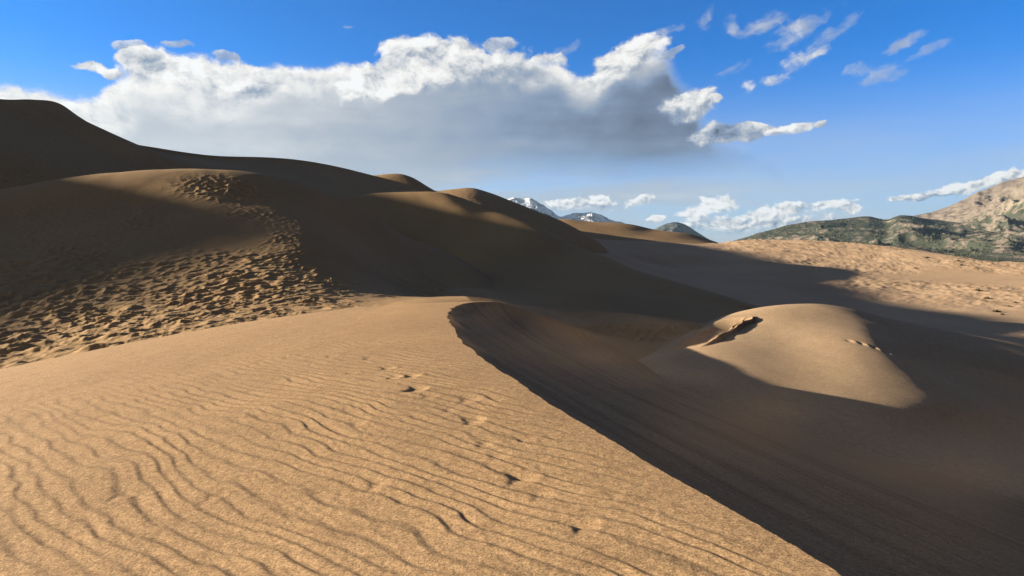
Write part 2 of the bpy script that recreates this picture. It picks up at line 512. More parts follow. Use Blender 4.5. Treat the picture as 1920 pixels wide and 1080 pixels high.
def damp_small(X, Y, Z, u, v):
    # damp layers laid bare in the scar
    s, t, ln = scar_place(X, Y)
    tt = t / ln
    return 0.85 * sstep(-0.06, 0.08, tt) * sstep(1.12, 0.8, tt) * sstep(-1.5, -.7, s + .3 * noise(t * .7, s, 5)) * sstep(.75, .3, s) * (0.45 + 0.55 * sstep(-.3, .3, noise(t * .35, s * 3.5, 8)))


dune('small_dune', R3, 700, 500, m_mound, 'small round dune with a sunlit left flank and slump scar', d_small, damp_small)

# far ridge on the right, mottled and sunlit
R4 = [
    [P(1000, 560, 90), P(1261, 570, 80), P(1420, 640, 62), P(1640, 680, 55), P(1920, 760, 48), P(2400, 900, 42)],
    [P(1040, 490, 118), P(1261, 540, 126), P(1420, 585, 104), P(1640, 606, 105), P(1920, 640, 92), P(2400, 720, 75)],
    [P(1060, 468, 150), P(1261, 500, 200), P(1450, 530, 165), P(1640, 560, 150), P(1920, 590, 126), P(2400, 650, 100)],
    [P(1070, 455, 205), P(1261, 474, 230), P(1450, 488, 222), P(1640, 508, 200), P(1800, 526, 178), P(1920, 535, 166), P(2400, 570, 130)],
    [P(1030, 438, 225), P(1100, 446, 235), P(1200, 452, 262), P(1290, 456, 285), P(1345, 456, 296), P(1400, 450.5, 300), P(1500, 451, 292), P(1600, 456, 275), P(1700, 466, 250), P(1800, 482, 225), P(1850, 490, 214), P(1920, 493, 208), P(2400, 520, 170)],
]
R4 += back(R4[-1], [(3, 14, -1.5), (12, 45, -10), (20, 80, -24)])


def d_right(X, Y, Z, u, v):
    m = sstep(70, 95, X) * sstep(-.35, .1, fbm(X * .02, Y * .02, 2, 15) + .1)
    z = m * (scallops(X, Y, 2.4, 1.5, 0.4, 0.17, 63) + 0.5 * fbm(X * .12, Y * .12, 3, 18))
    z += m * 0.16 * fbm(X * .6, Y * .6, 3, 19)
    z += 0.5 * fbm(X * .02, Y * .03, 3, 20) * sstep(0.98, .7, v)
    return z


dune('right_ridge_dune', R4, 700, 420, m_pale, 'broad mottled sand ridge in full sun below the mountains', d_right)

# dune with a rounded top behind the middle dune
R5 = [
    [P(740, 470, 140), P(880, 470, 140), P(1000, 490, 140), P(1100, 530, 140), P(1150, 560, 140)],
    [P(740, 410, 170), P(880, 395, 176), P(1000, 432, 170), P(1080, 455, 165), P(1170, 540, 165)],
    [P(740, 375, 200), P(800, 362, 205), P(850, 354, 208), P(885, 352, 210), P(920, 362, 208), P(960, 378, 204), P(1000, 393, 200), P(1050, 412, 194), P(1085, 431, 190), P(1130, 462, 186), P(1190, 540, 180)],
]
R5 += back(R5[-1], [(3, 14, -2), (10, 40, -12), (10, 70, -26)])
dune('round_topped_dune', R5, 240, 200, m_far, 'brown round topped dune peeping over the middle dune', lambda X, Y, Z, u, v: 0.3 * fbm(X * .04, Y * .04, 3, 80))

# thin far dune
R6 = [
    [P(960, 480, 300), P(1100, 480, 300), P(1250, 480, 300), P(1400, 480, 300)],
    [P(980, 445, 380), P(1060, 436, 380), P(1150, 442, 380), P(1260, 452, 380), P(1400, 466, 380)],
    [P(960, 425, 430), P(1020, 413, 432), P(1060, 411, 434), P(1100, 415, 434), P(1180, 420, 434), P(1230, 431, 432), P(1290, 438, 430), P(1325, 448, 426), P(1360, 460, 420), P(1420, 475, 420)],
]
R6 += back(R6[-1], [(3, 20, -2), (10, 60, -14), (10, 120, -40)])
dune('distant_dune', R6, 240, 160, m_far, 'low distant dune with a thin sunlit top below the snowy peaks', lambda X, Y, Z, u, v: 0.5 * fbm(X * .02, Y * .03, 3, 81))

def sunward(t, ds, w):
    """a point by its place across the sun (t), along it (ds) and its height over the sun's slope (w)"""
    sx, sy = math.sin(R(SUN_AZ)), math.cos(R(SUN_AZ))
    return (-sx * ds + sy * t, -sy * ds - sx * t, w - ds * math.tan(R(SUN_EL)))


def sun_coords(p):
    sx, sy = math.sin(R(SUN_AZ)), math.cos(R(SUN_AZ))
    ds, t = -sx * p[0] - sy * p[1], sy * p[0] - sx * p[1]
    return t, p[2] + ds * math.tan(R(SUN_EL))


# the tall ridge carried on out of frame, its heights shaped to cast shade
SHADE_RIDGE = [(10, -11), (21.8, -9.2), (25.7, -9.1), (32, -8.0), (39.4, -6.2), (44, -4.5), (48.5, -3.1), (52, -3.7), (56, -3.2), (65, -2.2), (80, -.5), (92, 2), (100, 2.2), (106, 1.5),
         (112, 1.2), (118, 1.6), (124, 2.8), (130, 4.0), (143, 2.9), (158, 3.1), (170, 4.6)]

# tall dark dune on the left horizon
ridge_out = [sunward(t, -206, w_) for t, w_ in SHADE_RIDGE]
R7 = [
    [(-130, -20, -10), (-110, 30, -8), P(-100, 480, 95), P(300, 470, 115), P(560, 470, 140), P(800, 470, 160), P(960, 480, 170)],
    [(-175, 0, 8), (-160, 60, 14), P(-100, 365, 130), P(150, 345, 155), P(300, 333, 185), P(420, 335, 200), P(560, 345, 208), P(700, 375, 225), P(900, 405, 230)],
    [(-222, 5, 20), (-215, 25, 26)] + ridge_out + [P(0, 187, 215), P(60, 188, 224), P(108, 193.5, 230), P(150, 220, 236), P(200, 250, 241), P(240, 267, 245), P(300, 278, 250), P(400, 291, 260), P(480, 294, 268), P(560, 300, 274), P(640, 315, 278), P(700, 330, 280), P(760, 345, 280), P(812, 357, 280), P(900, 385, 275)],
]
R7.insert(2, [(p[0] + 1.8, p[1] - 3.6, p[2] - 1.55) for p in R7[-1]])
R7 += back(R7[-1], [(-8, 12, -2), (-30, 50, -16), (-60, 110, -50)])
dune('tall_dune', R7, 500, 260, m_far, 'tall dark shaded dune rising on the left horizon', lambda X, Y, Z, u, v: 0.4 * fbm(X * .02, Y * .02, 3, 82), interp=pchip)

# unseen dune added behind the tall one to shade its right half
R9c = [sunward(t, -322, w_) for t, w_ in ((190, -12), (205, 0), (215, 6), (225, 9.5), (243, 10.8), (258, 11.5), (272, 10), (285, 5), (300, -4))]
R9 = [[(p[0] + 40, p[1] - 60, p[2] - 30) for p in R9c], [(p[0] + 15, p[1] - 24, p[2] - 10) for p in R9c], R9c]
R9 += back(R9c, [(-10, 16, -4), (-40, 60, -26), (-60, 100, -60)])
dune('shade_caster_dune', R9, 160, 90, m_far, 'unseen dune added behind the tall dark dune to shade it')

R8 = [
    [P(620, 400, 330), P(720, 400, 330), P(900, 420, 330)],
    [P(640, 350, 345), P(720, 345, 345), P(800, 365, 340), P(880, 395, 335)],
    [P(660, 336, 360), P(700, 329, 360), P(745, 326, 360), P(768, 332, 357), P(800, 350, 350), P(830, 366, 345), P(880, 390, 340)],
]
R8 += back(R8[-1], [(3, 14, -2), (10, 50, -15), (10, 100, -50)])
dune('peeping_dune', R8, 120, 90, m_far, 'small brown dune top behind the slope of the tall dune')


# ------------------------------------------------------------------ mountains
def mountain_material(name, rock, veg, low, veg_lo, veg_hi, snow=None, scale=0.004):
    m, nt = newmat(name)
    N, L = nt.nodes, nt.links
    out = N.new('ShaderNodeOutputMaterial')
    bs = N.new('ShaderNodeBsdfPrincipled')
    bs.inputs['Roughness'].default_value = 0.95
    bs.inputs['Specular IOR Level'].default_value = 0.05
    tc = N.new('ShaderNodeTexCoord')

    def tex(sc, det, dist=0.0):
        n = N.new('ShaderNodeTexNoise')
        n.inputs['Scale'].default_value, n.inputs['Detail'].default_value = sc, det
        n.inputs['Distortion'].default_value = dist
        L.new(tc.outputs['Object'], n.inputs['Vector'])
        return n.outputs['Fac']
    r = N.new('ShaderNodeValToRGB')
    r.color_ramp.elements[0].color = (*rock, 1)
    r.color_ramp.elements[1].color = (*low, 1)
    r.color_ramp.elements[0].position, r.color_ramp.elements[1].position = 0.42, 0.6
    L.new(tex(scale * 2, 6), r.inputs['Fac'])
    at = N.new('ShaderNodeAttribute'); at.attribute_name = 'cover'
    ad = N.new('ShaderNodeMath'); ad.operation = 'ADD'
    L.new(tex(scale * 5, 7, 0.4), ad.inputs[0]); L.new(at.outputs['Fac'], ad.inputs[1])
    rv = N.new('ShaderNodeValToRGB')
    rv.color_ramp.elements[0].position, rv.color_ramp.elements[1].position = veg_lo, veg_hi
    L.new(ad.outputs[0], rv.inputs['Fac'])
    mix = N.new('ShaderNodeMixRGB')
    L.new(rv.outputs['Color'], mix.inputs['Fac'])
    L.new(r.outputs['Color'], mix.inputs['Color1'])
    mix.inputs['Color2'].default_value = (*veg, 1)
    L.new(mix.outputs['Color'], bs.inputs['Base Color'])
    b = N.new('ShaderNodeBump'); b.inputs['Strength'].default_value = 0.4; b.inputs['Distance'].default_value = 0.1 / scale
    L.new(tex(scale * 8, 8), b.inputs['Height']); L.new(b.outputs['Normal'], bs.inputs['Normal'])
    L.new(bs.outputs['BSDF'], out.inputs['Surface'])
    return m


slopes = {}


def mountain(name, crest, foot_d, foot_z, back_d, nu, nv, mat, label, rough, wav, cover, seed, spur=0.35, jag=0.02):
    """crest: sight lines with distances; the face comes down to foot_d, broken into spurs and gullies"""
    cr = np.array(crest, float)
    c = np.r_[0, np.cumsum(np.linalg.norm(np.diff(cr, axis=0), axis=1))]
    s = np.linspace(0, c[-1], nu)
    cr = pchip(c, cr, s)
    H = cr[:, 2].max() - foot_z
    cr[:, 2] += jag * H * fbm(s / wav * 3, s * 0 + .5, 5, seed + 5)
    g = np.zeros((nv, nu, 3))
    nf = int(nv * 0.75)
    for j in range(nv):
        if j <= nf:
            t = j / nf                                        # foot .. crest
            k = foot_d[0] + 0 * s if np.isscalar(foot_d) else np.interp(s / c[-1], [0, 1], foot_d)
            sc = k / cr[:, 1]
            fx, fy = cr[:, 0] * sc, k
            g[j, :, 0] = fx + (cr[:, 0] - fx) * t
            g[j, :, 1] = fy + (cr[:, 1] - fy) * t
            g[j, :, 2] = foot_z + (cr[:, 2] - foot_z) * (t ** 1.15)
        else:
            t = (j - nf) / (nv - 1 - nf)
            g[j, :, 0] = cr[:, 0] * (1 + t * back_d / cr[:, 1])
            g[j, :, 1] = cr[:, 1] + t * back_d
            g[j, :, 2] = cr[:, 2] + (foot_z - cr[:, 2]) * t ** 1.3
    X, Y = g[..., 0], g[..., 1]
    tt = np.abs(np.linspace(0, nv - 1, nv) / nf)[:, None] + 0 * X
    tt = np.where(tt > 1, 2 - tt, tt)
    m = np.clip(1 - tt, 0, 1) ** 0.7 * np.clip(tt * 3, 0, 1)
    rel = np.clip((cr[None, :, 2] - foot_z) / H, 0.1, 1)
    wx = X + wav * .3 * fbm(X / wav, Y / wav, 3, seed + 1)
    wy = Y + wav * .3 * fbm(X / wav, Y / wav, 3, seed + 2)
    n = ridged(wx / wav, wy / (wav * 1.7), 6, seed) - 0.45
    g[..., 2] += H * spur * n * m * rel + H * 0.02 * fbm(X / wav * 8, Y / wav * 8, 4, seed + 9) * np.clip(m * 3, 0, 1)
    cov = cover(tt, n, g[..., 2])
    slopes[name] = (g, tt, cov)
    return put(name, grid_mesh(name, g, [mat], attrs={'cover': cov}), label, 'mountain')


m_rock = mountain_material('brown_mountain_rock', (0.185, 0.145, 0.115), (0.060, 0.066, 0.044), (0.225, 0.185, 0.14), 0.46, 0.62, scale=0.0035)
m_snow = mountain_material('snowy_rock', (0.82, 0.84, 0.88), (0.16, 0.15, 0.16), (0.80, 0.82, 0.86), 0.44, 0.52, scale=0.0016)
m_blue = mountain_material('wooded_rock', (0.16, 0.15, 0.13), (0.05, 0.065, 0.06), (0.13, 0.13, 0.12), 0.45, 0.6, scale=0.003)

mountain('snowy_mountain', [P(850, 400, 15000), P(900, 388, 15000), P(945, 374, 15000), P(962, 371, 15000), P(975, 373, 15000), P(990, 372, 15000), P(1010, 380, 15000), P(1035, 397, 15000), P(1052, 408, 15000), P(1066, 403, 14800), P(1078, 401, 14800), P(1106, 397, 14800), P(1122, 402, 14800), P(1142, 411, 14800), P(1165, 417, 14800), P(1190, 428, 14800), P(1240, 450, 14800)],
         (11500, 11500), -60, 4000, 420, 160, m_snow, 'snow streaked mountain range far behind the dunes', 0.3, 900, lambda t, n, z: np.clip(0.12 - 0.25 * t, -.2, .2) + 0.12 * (n > .05), 200, spur=0.5, jag=0.05)
mountain('wooded_peak', [P(1150, 470, 9000), P(1200, 441, 9000), P(1230, 428, 9000), P(1250, 419, 9000), P(1266, 416.5, 9000), P(1282, 420, 9000), P(1302, 432, 9000), P(1330, 449, 9000), P(1370, 468, 9000)],
         (7600, 7600), -60, 2500, 200, 120, m_blue, 'blue pointed peak beyond the gap in the dunes', 0.3, 500, lambda t, n, z: 0.1 + 0 * t, 210, spur=0.35, jag=0.02)
mountain('wooded_hills', [P(1330, 468, 5200), P(1395, 445, 5200), P(1440, 433, 5200), P(1500, 418, 5200), P(1560, 412, 5300), P(1600, 408, 5400), P(1625, 405, 5400), P(1660, 411, 5400), P(1690, 404, 5400), P(1740, 410, 5500), P(1820, 420, 5600), P(1950, 430, 5700)],
         (3600, 2600), -70, 1500, 500, 260, m_rock, 'low wooded hills of dark green and brown below the bare slope', 0.3, 620, lambda t, n, z: 0.15 - 0.12 * sstep(.0, .3, n) + 0 * t, 220, spur=0.70, jag=0.025)
mountain('bare_mountain', [P(1560, 450, 6800), P(1640, 420, 6800), P(1690, 408, 6900), P(1740, 399, 7000), P(1790, 382, 7100), P(1830, 362, 7200), P(1870, 346, 7300), P(1920, 330, 7400), P(2020, 300, 7600), P(2150, 270, 7800), P(2350, 285, 8000), P(2700, 330, 8200)],
         (4600, 2000), -80, 3000, 640, 420, m_rock, 'tall bare brown mountain with tree covered lower slopes', 0.3, 900, lambda t, n, z: 0.14 - 0.34 * sstep(.35, .75, t) - 0.10 * sstep(.0, .3, n), 230, spur=0.55, jag=0.012)

# ------------------------------------------------------------------ far wood on the lower slopes: one mass of small conifers
def forest(name, label, parts, hgt):
    vs, fs = [], []
    k = 7
    base = 0
    for key, n, tlo, thi in parts:
        g, tt, cov = slopes[key]
        nv, nu = tt.shape
        j = rng.integers(2, int(nv * 0.74), n * 3)
        i = rng.integers(1, nu - 1, n * 3)
        p = g[j, i] + (g[np.minimum(j + 1, nv - 1), np.minimum(i + 1, nu - 1)] - g[j, i]) * rng.random((n * 3, 1))
        keep = (tt[j, i] > tlo) & (tt[j, i] < thi) & (fbm(p[:, 0] / 160, p[:, 1] / 160, 4, 5) + cov[j, i] * 1.5 + rng.normal(0, .12, n * 3) > 0.08)
        p = p[keep][:n]
        for q in p:
            h = hgt * rng.uniform(.5, 1.3)
            r = h * rng.uniform(.26, .42)
            a0 = rng.uniform(0, 6)
            for m in range(k - 1):
                a = a0 + m * 2 * math.pi / (k - 1)
                rr = r * rng.uniform(.7, 1.25)
                vs.append((q[0] + rr * math.cos(a), q[1] + rr * math.sin(a), q[2] - 0.5 + h * .12))
            vs.append((q[0], q[1], q[2] + h))
            fs += [(base + m, base + (m + 1) % (k - 1), base + k - 1) for m in range(k - 1)]
            base += k
    me = bpy.data.meshes.new(name)
    me.from_pydata(vs, [], fs)
    m, t_ = newmat('conifer_green')
    o_ = t_.nodes.new('ShaderNodeOutputMaterial')
    d_ = t_.nodes.new('ShaderNodeBsdfDiffuse')
    rnd_ = t_.nodes.new('ShaderNodeTexNoise'); rnd_.inputs['Scale'].default_value = 0.02
    tc_ = t_.nodes.new('ShaderNodeTexCoord'); t_.links.new(tc_.outputs['Object'], rnd_.inputs['Vector'])
    cr2 = t_.nodes.new('ShaderNodeValToRGB')
    cr2.color_ramp.elements[0].color, cr2.color_ramp.elements[1].color = (0.030, 0.040, 0.026, 1), (0.075, 0.080, 0.045, 1)
    t_.links.new(rnd_.outputs['Fac'], cr2.inputs['Fac']); t_.links.new(cr2.outputs['Color'], d_.inputs['Color'])
    t_.links.new(d_.outputs[0], o_.inputs['Surface'])
    me.materials.append(m)
    put(name, me, label, 'forest', 'stuff')


forest('forest', 'scattered dark conifers over the lower slopes of the right hand mountains', (('wooded_hills', 5000, .02, .97), ('bare_mountain', 7000, .02, .62)), 11)

# ------------------------------------------------------------------ shrubs on the far sand ridge
m_shrub, t_ = newmat('dry_shrub')
o_ = t_.nodes.new('ShaderNodeOutputMaterial')
d_ = t_.nodes.new('ShaderNodeBsdfDiffuse')
d_.inputs['Color'].default_value = (0.07, 0.062, 0.035, 1)
t_.links.new(d_.outputs[0], o_.inputs['Surface'])
vs, fs = [], []
for k in range(150):                                # leafy blades spread through a low dome
    a, e, r = rng.uniform(0, 6.283), rng.uniform(0.1, 1.5), rng.uniform(.25, 1.0)
    c = np.array((math.cos(a) * math.cos(e) * r, math.sin(a) * math.cos(e) * r, math.sin(e) * r * .8 + .05))
    d1 = rng.normal(0, .13, 3)
    d2 = rng.normal(0, .13, 3)
    b = len(vs)
    vs += [tuple(c - d1), tuple(c + d2), tuple(c + d1), tuple(c - d2)]
    fs.append((b, b + 1, b + 2, b + 3))
for k in range(7):
    a = k * .9
    b = len(vs)
    tip = (math.cos(a) * .5, math.sin(a) * .5, .6)
    vs += [(-.03, 0, -.1), (.03, 0, -.1), tip]
    fs.append((b, b + 1, b + 2))
me = bpy.data.meshes.new('shrub')
me.from_pydata(vs, [], fs)
me.materials.append(m_shrub)
gr = ridge_grid
pxy = np.stack([CX + F * gr[..., 0] / (gr[..., 1] * cph - gr[..., 2] * sph), CY - F * (gr[..., 1] * sph + gr[..., 2] * cph) / (gr[..., 1] * cph - gr[..., 2] * sph)], -1)
nf_ = int(gr.shape[0] * 0.8)
shrub_spots = [(1646, 462), (1662, 464), (1690, 468), (1722, 478), (1738, 484), (1755, 488), (1760, 492), (1782, 488), (1790, 497), (1798, 490), (1803, 498), (1812, 493), (1825, 494), (1716, 503), (1832, 546), (1850, 560), (1892, 575), (1868, 585), (1880, 590), (1905, 568)]
for k, (px, py) in enumerate(shrub_spots):
    dd = np.hypot(pxy[:nf_, :, 0] - px, pxy[:nf_, :, 1] - py)
    j, i = np.unravel_index(np.argmin(dd), dd.shape)
    o = bpy.data.objects.new('shrub', me)
    C.objects.link(o)
    o.location = gr[j, i] + np.array((0, 0, -.05))
    o.rotation_euler = (0, 0, rng.uniform(0, 6.28))
    z_ = rng.uniform(.35, .7)
    o.scale = (z_ * rng.uniform(.9, 1.4), z_, z_ * rng.uniform(.8, 1.1))
    o['label'] = 'tiny dark shrub dotted on the far sunlit sand ridge below the mountains'
    o['category'] = 'shrub'
    o['group'] = 'shrubs on the far sand ridge'

# ------------------------------------------------------------------ air
def closed_box(name, x0, x1, y0, y1, z0, z1, mat):
    me = bpy.data.meshes.new(name)
    v = [(x, y, z) for z in (z0, z1) for y in (y0, y1) for x in (x0, x1)]
    me.from_pydata(v, [], [(0, 2, 3, 1), (4, 5, 7, 6), (0, 1, 5, 4), (2, 6, 7, 3), (0, 4, 6, 2), (1, 3, 7, 5)])
    me.materials.append(mat)
    return me


m_haze, t_ = newmat('thin_air')
o_ = t_.nodes.new('ShaderNodeOutputMaterial')
v_ = t_.nodes.new('ShaderNodeVolumePrincipled')
v_.inputs['Color'].default_value = (0.50, 0.75, 1.0, 1)
v_.inputs['Density'].default_value = 1.5e-5
v_.inputs['Anisotropy'].default_value = 0.2
t_.links.new(v_.outputs[0], o_.inputs['Volume'])
put('haze', closed_box('haze', -21000, 21000, -21000, 21000, -90, 1700, m_haze), 'thin bluish air between the dunes and the far mountains', 'haze', 'stuff')

# sand blown over the crest: a thin sheet of airborne grains along the lee side and round the summit
m_dust, t_ = newmat('airborne_grains')
o_ = t_.nodes.new('ShaderNodeOutputMaterial')
v_ = t_.nodes.new('ShaderNodeVolumePrincipled')
v_.inputs['Color'].default_value = (0.92, 0.58, 0.30, 1)
v_.inputs['Anisotropy'].default_value = 0.3
tc_ = t_.nodes.new('ShaderNodeTexCoord')
mp_ = t_.nodes.new('ShaderNodeMapping'); mp_.inputs['Rotation'].default_value = (0, 0, 0.35); mp_.inputs['Scale'].default_value = (0.30, 0.75, 1.0)
nz_ = t_.nodes.new('ShaderNodeTexNoise'); nz_.inputs['Scale'].default_value = 1.0; nz_.inputs['Detail'].default_value = 3
mr_ = t_.nodes.new('ShaderNodeMapRange')
mr_.inputs['From Min'].default_value, mr_.inputs['From Max'].default_value = 0.50, 0.80
mr_.inputs['To Min'].default_value, mr_.inputs['To Max'].default_value = 0.0, 0.045
t_.links.new(tc_.outputs['Object'], mp_.inputs['Vector']); t_.links.new(mp_.outputs[0], nz_.inputs['Vector'])
t_.links.new(nz_.outputs['Fac'], mr_.inputs['Value']); t_.links.new(mr_.outputs[0], v_.inputs['Density'])
t_.links.new(v_.outputs[0], o_.inputs['Volume'])


def sheet(name, low, thick, mat):
    """closed skin: the low grid, and the same grid raised by thick (0 at its rim)"""
    nv, nu = low.shape[:2]
    up = low.copy()
    up[..., 2] += thick
    v = np.concatenate([low.reshape(-1, 3), up.reshape(-1, 3)])
    a = np.arange(nv * nu).reshape(nv, nu)
    f = [(a[j, i], a[j + 1, i], a[j + 1, i + 1], a[j, i + 1]) for j in range(nv - 1) for i in range(nu - 1)]
    n = nv * nu
    f2 = [(p + n, s_ + n, r_ + n, q_ + n) for p, q_, r_, s_ in f]
    rim = list(a[0, :]) + list(a[1:, -1]) + list(a[-1, -2::-1]) + list(a[-2:0, 0][::1])
    f3 = [(rim[k], rim[(k + 1) % len(rim)], rim[(k + 1) % len(rim)] + n, rim[k] + n) for k in range(len(rim))]
    me = bpy.data.meshes.new(name)
    me.from_pydata([tuple(map(float, p)) for p in v], [], [tuple(map(int, q)) for q in f + f2 + f3])
    bm = bmesh.new()
    bm.from_mesh(me)
    bmesh.ops.recalc_face_normals(bm, faces=bm.faces)
    bm.to_mesh(me)
    bm.free()
    me.materials.append(mat)
    return me


jj = np.unique(np.linspace(0, gl.shape[0] * 0.50, 24).astype(int))
ii = np.unique(np.linspace(NU * 0.25, NU - 1, 40).astype(int))
low = gl[np.ix_(jj, ii)].copy()
low[..., 2] += 0.03
bt, at_ = np.linspace(0, 1, len(jj))[:, None], np.linspace(0, 1, len(ii))[None, :]
th = 0.04 + 1.5 * np.sin(np.pi * np.clip(bt, 0, 1)) ** 0.8 * np.clip(np.sin(np.pi * np.clip(at_ * 0.93 + 0.07, 0, 1)), 0, 1) ** 0.6
put('blowing_sand', sheet('blowing_sand', low, th, m_dust), 'thin veil of windblown sand drifting over the shaded lee slope', 'blowing sand', 'stuff')

m_plume = m_dust.copy()
m_plume.name = 'streaming_grains'
for n_ in m_plume.node_tree.nodes:
    if n_.type == 'MAP_RANGE':
        n_.inputs['From Min'].default_value, n_.inputs['From Max'].default_value = 0.30, 0.65
        n_.inputs['To Max'].default_value = 0.09
jj = np.unique(np.linspace(NW - 230, NW + 40, 26).astype(int))
ii = np.unique(np.linspace(NU * 0.80, NU + 22, 34).astype(int))
low = gfore[np.ix_(jj, ii)].copy()
low[..., 2] += 0.02
bt, at_ = np.linspace(0, 1, len(jj))[:, None], np.linspace(0, 1, len(ii))[None, :]
put('blowing_sand', sheet('blowing_sand', low, 0.01 + 0.26 * np.sin(np.pi * bt) * np.sin(np.pi * at_) ** 0.5, m_plume), 'pale streamer of blown sand along the far summit of the nearest dune', 'blowing sand', 'stuff')

# ------------------------------------------------------------------ world: clear sky with procedural clouds
w = bpy.data.worlds.new('World')
bpy.context.scene.world = w
w.use_nodes = True
nt = w.node_tree
N, L = nt.nodes, nt.links
bg = N['Background']
sky = N.new('ShaderNodeTexSky')
sky.sky_type = 'NISHITA'
sky.sun_disc = False
sky.sun_elevation = R(SUN_EL)
sky.sun_rotation = R(SUN_AZ % 360)
sky.altitude = 2500
sky.dust_density = 1.0


class E:
    """a number inside the node tree"""
    def __init__(self, s):
        self.s = s

    def __add__(self, o): return math_node('ADD', self, o)
    __radd__ = __add__
    def __sub__(self, o): return math_node('SUBTRACT', self, o)
    def __rsub__(self, o): return math_node('SUBTRACT', o, self)
    def __mul__(self, o): return math_node('MULTIPLY', self, o)
    __rmul__ = __mul__
    def __truediv__(self, o): return math_node('DIVIDE', self, o)


def math_node(op, *a):
    n = N.new('ShaderNodeMath')
    n.operation = op
    for k, v in enumerate(a):
        if isinstance(v, E):
            L.new(v.s, n.inputs[k])
        else:
            n.inputs[k].default_value = v
    return E(n.outputs[0])


def ramp(x, lo, hi, to0=0.0, to1=1.0):
    n = N.new('ShaderNodeMapRange')
    n.interpolation_type = 'SMOOTHSTEP'
    L.new(x.s, n.inputs['Value'])
    n.inputs['From Min'].default_value, n.inputs['From Max'].default_value = lo, hi
    n.inputs['To Min'].default_value, n.inputs['To Max'].default_value = to0, to1
    return E(n.outputs['Result'])


def lerp(a, b, t):
    n = N.new('ShaderNodeMix')
    for i, v in ((0, t), (2, a), (3, b)):
        if isinstance(v, E):
            L.new(v.s, n.inputs[i])
        else:
            n.inputs[i].default_value = v
    return E(n.outputs[0])


def vec(x, y, z=0.0):
    n = N.new('ShaderNodeCombineXYZ')
    for k, v in enumerate((x, y, z)):
        if isinstance(v, E):
            L.new(v.s, n.inputs[k])
        else:
            n.inputs[k].default_value = v
    return n.outputs[0]


def tex(v, scale, det=6, rough=0.55, dist=0.0):
    n = N.new('ShaderNodeTexNoise')
    n.inputs['Scale'].default_value, n.inputs['Detail'].default_value = scale, det
    n.inputs['Roughness'].default_value, n.inputs['Distortion'].default_value = rough, dist
    L.new(v, n.inputs['Vector'])
    return E(n.outputs['Fac'])


def AE(px, py):
    """bearing and elevation (tenths of a radian) of a sight line"""
    x, y, z = P(px, py, 1.0)
    n = math.sqrt(x * x + y * y + z * z)
    return math.atan2(x, y) * 10, math.asin(z / n) * 10


tc = N.new('ShaderNodeTexCoord')
sp = N.new('ShaderNodeSeparateXYZ')
L.new(tc.outputs['Generated'], sp.inputs[0])
dx, dy, dz = (E(o) for o in sp.outputs)
A = math_node('ARCTAN2', dx, dy) * 10.0
EL = math_node('ARCSINE', dz) * 10.0
p0 = vec(A, EL * 1.25, 3.7)
# wind torn outlines
w1 = tex(p0, 1.1, 7, 0.6) - 0.5
w2 = tex(vec(A, EL * 1.25, 9.1), 1.1, 7, 0.6) - 0.5
wA, wE = A + w1 * 0.55, EL + w2 * 0.40
billow = tex(vec(wA, wE * 1.3, 1.3), 2.2, 8, 0.62)
billow_s = tex(vec(wA - 0.09, wE * 1.3 + 0.13, 1.3), 2.2, 8, 0.62)        # the same, a little towards the sun
relief = billow - billow_s                                                # >0: turned to the sun
billow2 = tex(vec(wA, wE * 1.25, 6.3), 5.0, 7, 0.6)
relief2 = billow2 - tex(vec(wA - 0.045, wE * 1.25 + 0.065, 6.3), 5.0, 7, 0.6)
wisp = tex(vec(A * 0.55 + EL * 0.25, EL * 1.7 - A * 0.75, 4.0), 2.6, 8, 0.65, 0.6)

alpha, lum = None, None


def make_group(name, ins, outs, build):
    """a small node group from the same arithmetic"""
    global N, L
    keep = N, L
    gt = bpy.data.node_groups.new(name, 'ShaderNodeTree')
    for k in ins:
        gt.interface.new_socket(k, in_out='INPUT', socket_type='NodeSocketFloat')
    for k in outs:
        gt.interface.new_socket(k, in_out='OUTPUT', socket_type='NodeSocketFloat')
    N, L = gt.nodes, gt.links
    gi, go = N.new('NodeGroupInput'), N.new('NodeGroupOutput')
    for k, r in enumerate(build(*[E(gi.outputs[i]) for i in range(len(ins))])):
        L.new(r.s, go.inputs[k])
    N, L = keep
    return gt


def use_group(gt, *vals):
    n = N.new('ShaderNodeGroup')
    n.node_tree = gt
    for k, v in enumerate(vals):
        if isinstance(v, E):
            L.new(v.s, n.inputs[k])
        else:
            n.inputs[k].default_value = v
    return [E(o) for o in n.outputs]


g_over = make_group('lay_over', ('a', 'l', 'alpha', 'lum'), ('alpha', 'lum'),
                    lambda a, l, al, lu: (1.0 - (1.0 - al) * (1.0 - a), lerp(lu, l, a)))


def build_puff(wa, we, n1, n2, rl, a0, e0, rx, ry, c, s_, edge, tear, base, gain, op, soft, son, rel):
    da, de = wa - a0, we - e0
    u = (da * c + de * s_) / rx
    v = (de * c - da * s_) / ry
    d = 1.0 - (u * u + v * v) + (n1 - 0.5) * tear + (n2 - 0.5) * 0.7
    t = math_node('MINIMUM', math_node('MAXIMUM', d / edge, 0.0), 1.0)
    al = t * t * (3.0 - 2.0 * t) * op
    f = ramp(v + soft, -0.35, 0.45)
    al = al * lerp(1.0, f, son)
    li = base - 0.09 + (v * 0.75 - u * 0.40) * gain * 0.5 + rl * rel
    return al, li


g_puff = make_group('cloud_puff', ('wa', 'we', 'n1', 'n2', 'rl', 'a0', 'e0', 'rx', 'ry', 'c', 's', 'edge', 'tear', 'base', 'gain', 'op', 'soft', 'son', 'rel'), ('al', 'li'), build_puff)


def over(a, l):
    global alpha, lum
    if alpha is None:
        alpha, lum = a, l
    else:
        alpha, lum = use_group(g_over, a, l, alpha, lum)


